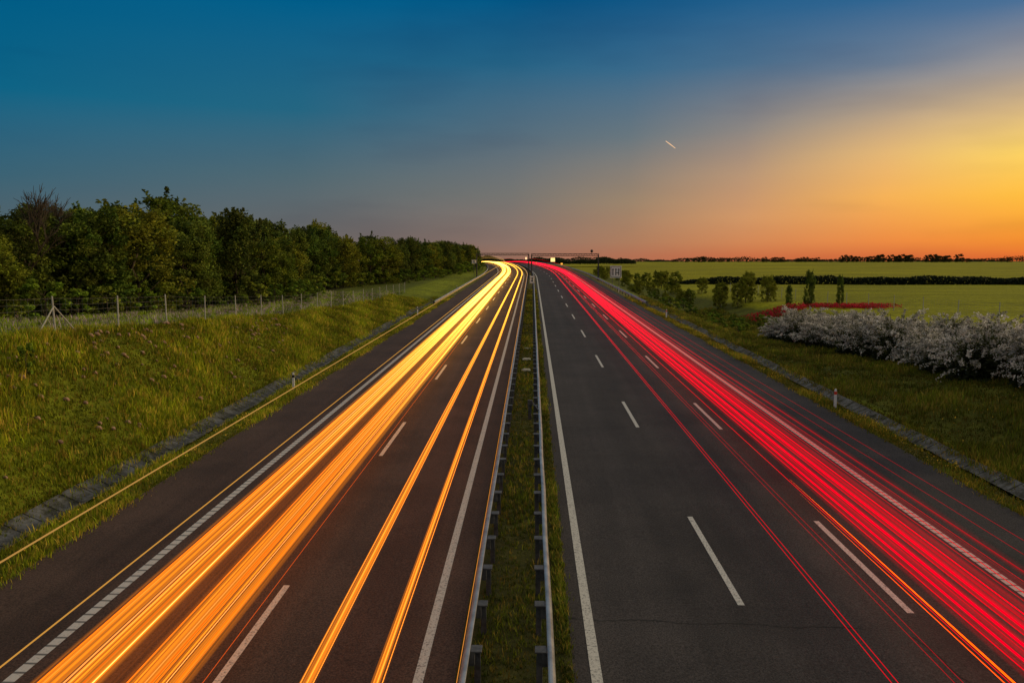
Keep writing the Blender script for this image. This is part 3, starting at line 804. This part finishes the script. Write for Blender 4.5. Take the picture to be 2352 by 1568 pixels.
grass('median_grass', 15000, lambda n: np.where(rng.uniform(0, 1, n) < .6, rng.uniform(-1.15, .3, n), rng.normal(.68, .09, n)), yd(10, 150, 1.8), .04, .24, .009, [(.17, .20, .014), (.09, .12, .012), (.28, .21, .04), (.07, .10, .012)], 'patchy grass growing in the narrow median', spread=.04)
grass('bank_grass', 38000, lambda n: rng.uniform(17.6, 30, n), yd(18, 130), .08, .38, .012, [(.13, .16, .012), (.17, .175, .015), (.24, .18, .03)], 'rough dark grass on the sloping bank')
n = 4200
u = np.concatenate([rng.uniform(15.4, 16.5, n//2), rng.uniform(-14.6, -13.3, n//4), rng.uniform(18, 24, n//4)]); n = len(u); Yf = 14+90*rng.uniform(0, 1, n)**1.5
keep = np.sin(Yf*.9)+np.sin(Yf*.37+1)+rng.normal(size=n)*.6 > .2
u = u[keep]; Yf = Yf[keep]; n = len(u)
pos = np.stack([u+SH(Yf), Yf, GZ(u, Yf)+rng.uniform(.1, .3, n)], 1); v, f = leaf_quads(pos, np.full(n, .03), aspect=.9)
add('wildflowers', mesh_np('wildflowers', v, f, M_leaf, np.tile([[.7, .44, .04]], (4*n, 1))), 'scattered small yellow wildflowers on the verges', 'flowers', 'stuff')
mb = MB()
for i in range(260):
    Y = 18+45*random.random(); u = random.uniform(-21, -19) if random.random() < .75 else random.uniform(-19, -17)
    q = P(u, Y, .08); s = random.uniform(.04, .13)
    mb.tube([q+[-s, 0, -.03], q+[-.4*s, .1*s, .25*s], q+[.5*s, 0, .2*s], q+[s*1.2, 0, -.03]], [s*.5, s*.8, s*.75, s*.3], 6)
add('clods', mb.mesh('clods', mat_noise('dry_clay', (.22, .12, .08), (.4, .27, .19), 5, .95), True), 'reddish brown dry clods scattered on grassy bank', 'clods', 'stuff')

# ------------------------------------------------------------------ world
w = bpy.data.worlds.new('World'); scene.world = w; w.use_nodes = True
nt = w.node_tree
for n_ in list(nt.nodes): nt.nodes.remove(n_)
out = nt.nodes.new('ShaderNodeOutputWorld'); bg = nt.nodes.new('ShaderNodeBackground')
nt.links.new(bg.outputs[0], out.inputs[0])
tc = nt.nodes.new('ShaderNodeTexCoord'); sp = nt.nodes.new('ShaderNodeSeparateXYZ'); nt.links.new(tc.outputs['Generated'], sp.inputs[0])
def mth(op, a, b=None, clamp=False):
    m = nt.nodes.new('ShaderNodeMath'); m.operation = op; m.use_clamp = clamp
    for i, x in enumerate((a, b)):
        if x is None: continue
        if isinstance(x, (int, float)): m.inputs[i].default_value = x
        else: nt.links.new(x, m.inputs[i])
    return m.outputs[0]
elev = mth('MULTIPLY', mth('ARCSINE', sp.outputs[2]), 180/math.pi)
azi = mth('MULTIPLY', mth('ARCTAN2', sp.outputs[0], sp.outputs[1]), 180/math.pi)
fac = mth('MULTIPLY', mth('ADD', elev, 2.0), 1/62.0, True)
def E(e): return (e+2)/62.0
ZEN = (205, 190, 165); MID = (96, 125, 146)
cols_ = [
 (-180, [(-1, (130, 125, 120)), (10, (130, 135, 138)), (30, (138, 142, 145)), (58, ZEN)]),
 (-90, [(-1, (80, 88, 98)), (6, (60, 95, 118)), (15, (30, 92, 130)), (32, MID), (58, ZEN)]),
 (-35, [(-1, (88, 92, 98)), (2.5, (80, 98, 106)), (5.3, (58, 98, 116)), (10.4, (12, 99, 133)), (15.3, (0, 92, 133)), (20, (8, 92, 136)), (32, MID), (58, ZEN)]),
 (-16.5, [(-1, (116, 102, 98)), (0.6, (112, 104, 100)), (2.6, (102, 104, 105)), (6, (80, 104, 114)), (10.4, (36, 101, 129)), (17.4, (0, 93, 137)), (22, (8, 92, 136)), (32, MID), (58, ZEN)]),
 (-1.5, [(-1, (156, 106, 84)), (0.4, (152, 112, 94)), (1.4, (140, 115, 104)), (4.8, (118, 117, 113)), (9.4, (82, 108, 125)), (13.8, (38, 100, 134)), (17.9, (4, 91, 137)), (22, (10, 92, 136)), (32, MID), (58, ZEN)]),
 (7, [(-1, (176, 104, 76)), (0.4, (176, 112, 84)), (1.4, (172, 124, 94)), (4.2, (155, 132, 108)), (8.8, (104, 118, 126)), (13.3, (56, 105, 138)), (17.9, (16, 92, 139)), (22, (14, 92, 136)), (32, MID), (58, ZEN)]),
 (15, [(-1, (192, 98, 62)), (0.3, (200, 110, 70)), (1.3, (208, 134, 86)), (3, (208, 150, 102)), (6, (182, 148, 118)), (9, (140, 134, 130)), (13.3, (74, 110, 140)), (17.3, (34, 95, 140)), (22, (24, 93, 138)), (32, MID), (58, ZEN)]),
 (24, [(-1, (204, 96, 56)), (0.3, (216, 110, 60)), (1.4, (236, 140, 68)), (4.2, (246, 178, 88)), (7.1, (226, 182, 118)), (9.8, (176, 157, 136)), (12.6, (108, 126, 147)), (16.5, (46, 100, 145)), (22, (30, 95, 142)), (32, MID), (58, ZEN)]),
 (32, [(-1, (212, 94, 50)), (0.2, (228, 108, 50)), (1.3, (252, 148, 50)), (4, (255, 190, 64)), (6.6, (255, 213, 100)), (9.2, (226, 192, 136)), (11.6, (162, 154, 150)), (15.3, (72, 111, 151)), (22, (45, 98, 145)), (34, MID), (58, ZEN)]),
 (60, [(-1, (230, 95, 40)), (1.5, (255, 150, 50)), (4, (255, 200, 90)), (8, (255, 220, 130)), (13, (225, 192, 150)), (22, (130, 138, 148)), (35, (120, 135, 145)), (58, ZEN)]),
 (110, [(-1, (170, 110, 80)), (4, (180, 140, 105)), (10, (140, 135, 130)), (25, (110, 125, 135)), (58, ZEN)]),
 (180, [(-1, (130, 125, 120)), (10, (130, 135, 138)), (30, (138, 142, 145)), (58, ZEN)]),
]
prev = None
for i, (a, st) in enumerate(cols_):
    r = ramp(nt, fac, [(E(e), L(*c_)) for e, c_ in st]); r.color_ramp.interpolation = 'LINEAR'
    if prev is None: prev = r.outputs[0]; pa = a; continue
    mr = nt.nodes.new('ShaderNodeMapRange'); mr.clamp = True
    mr.inputs['From Min'].default_value = pa; mr.inputs['From Max'].default_value = a
    nt.links.new(azi, mr.inputs['Value'])
    m = nt.nodes.new('ShaderNodeMix'); m.data_type = 'RGBA'
    nt.links.new(mr.outputs[0], m.inputs[0]); nt.links.new(prev, m.inputs[6]); nt.links.new(r.outputs[0], m.inputs[7])
    prev = m.outputs[2]; pa = a
# faint thin haze streaks
mp = nt.nodes.new('ShaderNodeMapping'); mp.inputs['Scale'].default_value = (2.2, 2.2, 11); mp.inputs['Location'].default_value = (3.1, .4, 1.7)
nt.links.new(tc.outputs['Generated'], mp.inputs[0])
nz_ = noise(nt, 1.0, 4, .55, mp.outputs[0])
hz = ramp(nt, nz_.outputs[0], [(0.28, (.82, .82, .87)), (0.5, (1, 1, 1)), (.75, (1.05, 1.04, 1.02))])
prev = mulc(nt, prev, hz.outputs[0])
nt.links.new(prev, bg.inputs[0]); bg.inputs[1].default_value = 1.0

sd = bpy.data.lights.new('sun', 'SUN'); sd.energy = 1.9; sd.angle = math.radians(12); sd.color = (1.0, .78, .42)
so = bpy.data.objects.new('sun', sd); col.objects.link(so)
from mathutils import Vector
azs, els = math.radians(76), math.radians(14)
dvec = Vector((math.sin(azs)*math.cos(els), math.cos(azs)*math.cos(els), math.sin(els)))
so.rotation_euler = (-dvec).to_track_quat('-Z', 'Y').to_euler()

cd = bpy.data.cameras.new('camera'); cd.sensor_width = 36; cd.lens = 1774/2352*36; cd.clip_end = 9000; cd.clip_start = .1
co = bpy.data.objects.new('camera', cd); col.objects.link(co); scene.camera = co
co.location = (0, 0, 8.4)
co.rotation_euler = (math.radians(90-5.92), 0, math.radians(1.49))
